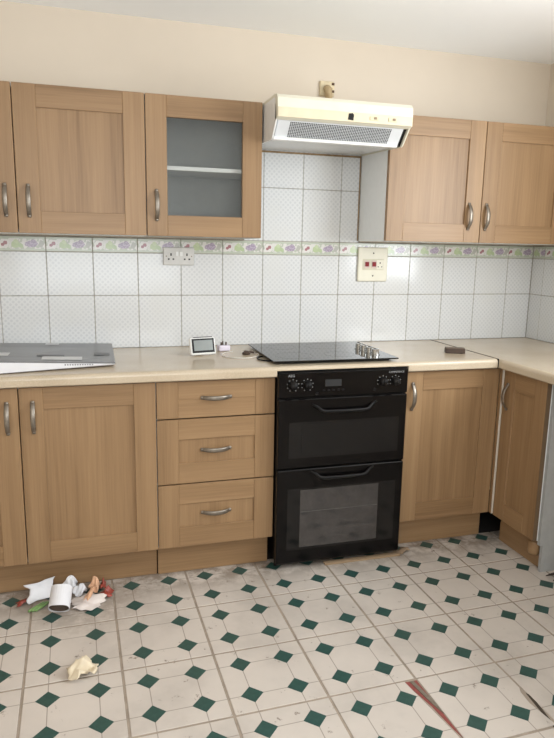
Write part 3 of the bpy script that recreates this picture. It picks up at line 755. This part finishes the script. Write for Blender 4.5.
b_ = bmesh.new(); tube(b_, [(0.008, 0, 0.008), (0.030, 0.006, 0.010), (0.044, 0.002, 0.005)], [0.007, 0.006, 0.003], 8); raw('stem', b_, BROWNB, r)
r = thing('sharpening_stone', (0.856, -0.425, WZ), 'dark brown rectangular block lying on the worktop near the corner', 'block', rz=math.radians(-22))
b_ = bmesh.new(); bm_box(b_, -0.046, 0.046, -0.022, 0.022, 0.0008, 0.024); bevel_all(b_, 0.002); raw('block', b_, BROWNB, r)
b_ = bmesh.new(); bm_box(b_, -0.044, 0.044, -0.020, 0.020, 0.0242, 0.0262); raw('worn_face', b_, simple('grey_brown_worn_face', srgb(110, 96, 84), 0.8), r)

# ------------------------------------------------------------------ litter on the floor
def crumple(name, loc, sx, sy, h, mat, label, cat, seed, rz=0.0, res=18, rough=1.0, group=None, fold=1.0, lift=0.0):
    """a sheet folded along a few crossing creases; smooth between the creases"""
    rnd = random.Random(seed); b_ = bmesh.new()
    cr = [(rnd.uniform(0, math.pi), rnd.uniform(1.6, 3.2) * fold, rnd.uniform(0, 6.28), rnd.uniform(0.5, 1.0)) for _ in range(4)]
    e1, e2, e3 = rnd.uniform(0, 6.28), rnd.uniform(0, 6.28), rnd.uniform(2, 4)
    tri = lambda q: abs((q / math.pi) % 2 - 1)
    grid = []
    for i in range(res):
        row = []
        for j in range(res):
            u, v = i / (res - 1) * 2 - 1, j / (res - 1) * 2 - 1
            ex = 1 + 0.20 * math.sin(e3 * v + e1) ; ey = 1 + 0.20 * math.sin(e3 * u + e2)
            z = sum(wt * tri(f_ * (u * math.cos(a_) + v * math.sin(a_)) + p_) for a_, f_, p_, wt in cr) / sum(q[3] for q in cr)
            z = max(0.0, (z - 0.22) / 0.62) + 0.05 * rough * rnd.random()
            z *= 1.05 - 0.62 * max(abs(u), abs(v)) ** 2
            row.append(b_.verts.new((u * sx * ex + 0.10 * sx * math.sin(9 * v + e1) * rough, v * sy * ey + 0.10 * sy * math.sin(8 * u + e2) * rough, 0.002 + z * h + lift * (v + 1) / 2)))
        grid.append(row)
    for i in range(res - 1):
        for j in range(res - 1): b_.faces.new((grid[i][j], grid[i + 1][j], grid[i + 1][j + 1], grid[i][j + 1]))
    me = finish(b_, name, mat, True)
    o = bpy.data.objects.new(name, me); C.objects.link(o); o.location = loc; o.rotation_euler = (0, 0, rz)
    md = o.modifiers.new('thickness', 'SOLIDIFY'); md.thickness = 0.0012; md.offset = 1
    return tag(o, label, cat, group)
GL = 'litter heap by the left plinth'
crumple('torn_paper', (-1.060, -0.596, 0.0015), 0.056, 0.030, 0.018, PAPER, 'white torn paper sheet leaning at the left of the litter heap', 'paper', 3, 0.35, group=GL, rough=0.4, lift=0.050)
crumple('crumpled_tissue', (-0.962, -0.580, 0.0015), 0.034, 0.028, 0.072, PAPER, 'tall crumpled white tissue at the back of the litter heap', 'tissue', 11, 0.2, group=GL)
crumple('crumpled_tissue', (-0.886, -0.694, 0.0015), 0.058, 0.046, 0.030, simple('pinkish_white_tissue', srgb(224, 214, 208), 0.8, var=0.03), 'flat crumpled pinkish white tissue right of the paper tube', 'tissue', 5, -0.1, group=GL)
crumple('crumpled_tissue', (-0.912, -0.614, 0.0015), 0.026, 0.018, 0.052, PAPER, 'small bunched white tissue between the tube and the peach wrapper', 'tissue', 8, 0.6, group=GL)
crumple('sweet_wrapper', (-0.860, -0.596, 0.0015), 0.020, 0.022, 0.062, ORANGEW, 'standing peach orange wrapper at the right of the litter heap', 'wrapper', 21, 0.2, group=GL, fold=1.4)
crumple('sweet_wrapper', (-0.812, -0.645, 0.0015), 0.022, 0.020, 0.034, REDW, 'dark red wrapper at the right edge of the litter heap', 'wrapper', 22, -0.3, group=GL, fold=1.5)
crumple('sweet_wrapper', (-0.824, -0.586, 0.0015), 0.012, 0.024, 0.050, REDW, 'dark red wrapper behind the peach wrapper by the plinth', 'wrapper', 25, 0.1, group=GL, fold=1.5)
crumple('sweet_wrapper', (-1.128, -0.626, 0.0015), 0.026, 0.014, 0.026, REDW, 'dark red wrapper scrap at the left end of the litter heap', 'wrapper', 23, 0.6, group=GL)
crumple('wrapper_strip', (-0.874, -0.676, 0.034), 0.010, 0.048, 0.016, ORANGEW, 'narrow peach strip lying over the flat tissue', 'wrapper', 24, -0.30, group=GL, res=8)
b_ = bmesh.new()
for k, dx in enumerate((-0.012, 0.0, 0.012)): tube(b_, [(dx - 0.026, -0.022, 0.006), (dx + 0.026, 0.026, 0.009)], 0.0050, 6)
o = raw('plastic_strip', b_, GREENW, None, True); o.location = (-1.066, -0.676, 0.0085); tag(o, 'green ribbed plastic strip left of the white paper tube', 'plastic strip', GL)
# paper tube, open end towards the room
r = thing('paper_tube', (-0.990, -0.752, 0.0325), 'white cardboard paper tube leaning open end down in the litter', 'paper tube', GL, rot=(math.radians(37), 0, math.radians(-10)))
b_ = bmesh.new(); seg = 28; ra, ri, y0, y1 = 0.0400, 0.0380, 0.0, 0.082
rings = []
for rr, y_ in ((ra, y0), (ra, y1), (ri, y1), (ri, y0)):
    rings.append([b_.verts.new((rr * math.cos(2 * math.pi * k / seg), y_ + 0.0015 * math.sin(3 * 6.28 * k / seg), rr * 0.97 * math.sin(2 * math.pi * k / seg))) for k in range(seg)])
for a in range(4):
    A, B = rings[a], rings[(a + 1) % 4]
    for k in range(seg): b_.faces.new((A[k], A[(k + 1) % seg], B[(k + 1) % seg], B[k]))
tb = raw('tube_wall', b_, PAPER, r, False)
b_ = bmesh.new(); tube(b_, [(0, 0.004, 0), (0, 0.078, 0)], 0.0368, 24, False); raw('inner_card', b_, simple('brown_grey_card', srgb(104, 90, 80), 0.9), r)
crumple('crumpled_tissue', (-0.902, -1.122, 0.0015), 0.042, 0.036, 0.068, simple('cream_tissue_shade', srgb(226, 212, 186), 0.85, var=0.05), 'lone crumpled cream tissue in the middle of the floor', 'tissue', 36, 0.3, res=24, fold=1.9)
# dark debris at the foot of the end panel, lower right
crumple('rotten_board_scrap', (1.200, -0.985, 0.0015), 0.130, 0.035, 0.035, simple('dark_rotten_wood', srgb(58, 48, 42), 0.9, var=0.3), 'dark rotten board scrap on the floor by the end panel', 'scrap', 41, 0.1)
crumple('floor_debris', (0.535, -0.600, 0.0015), 0.040, 0.022, 0.022, simple('dusty_debris', srgb(150, 128, 104), 0.9, var=0.3), 'small dusty debris at the right corner of the oven', 'debris', 42, 0.4, res=10)
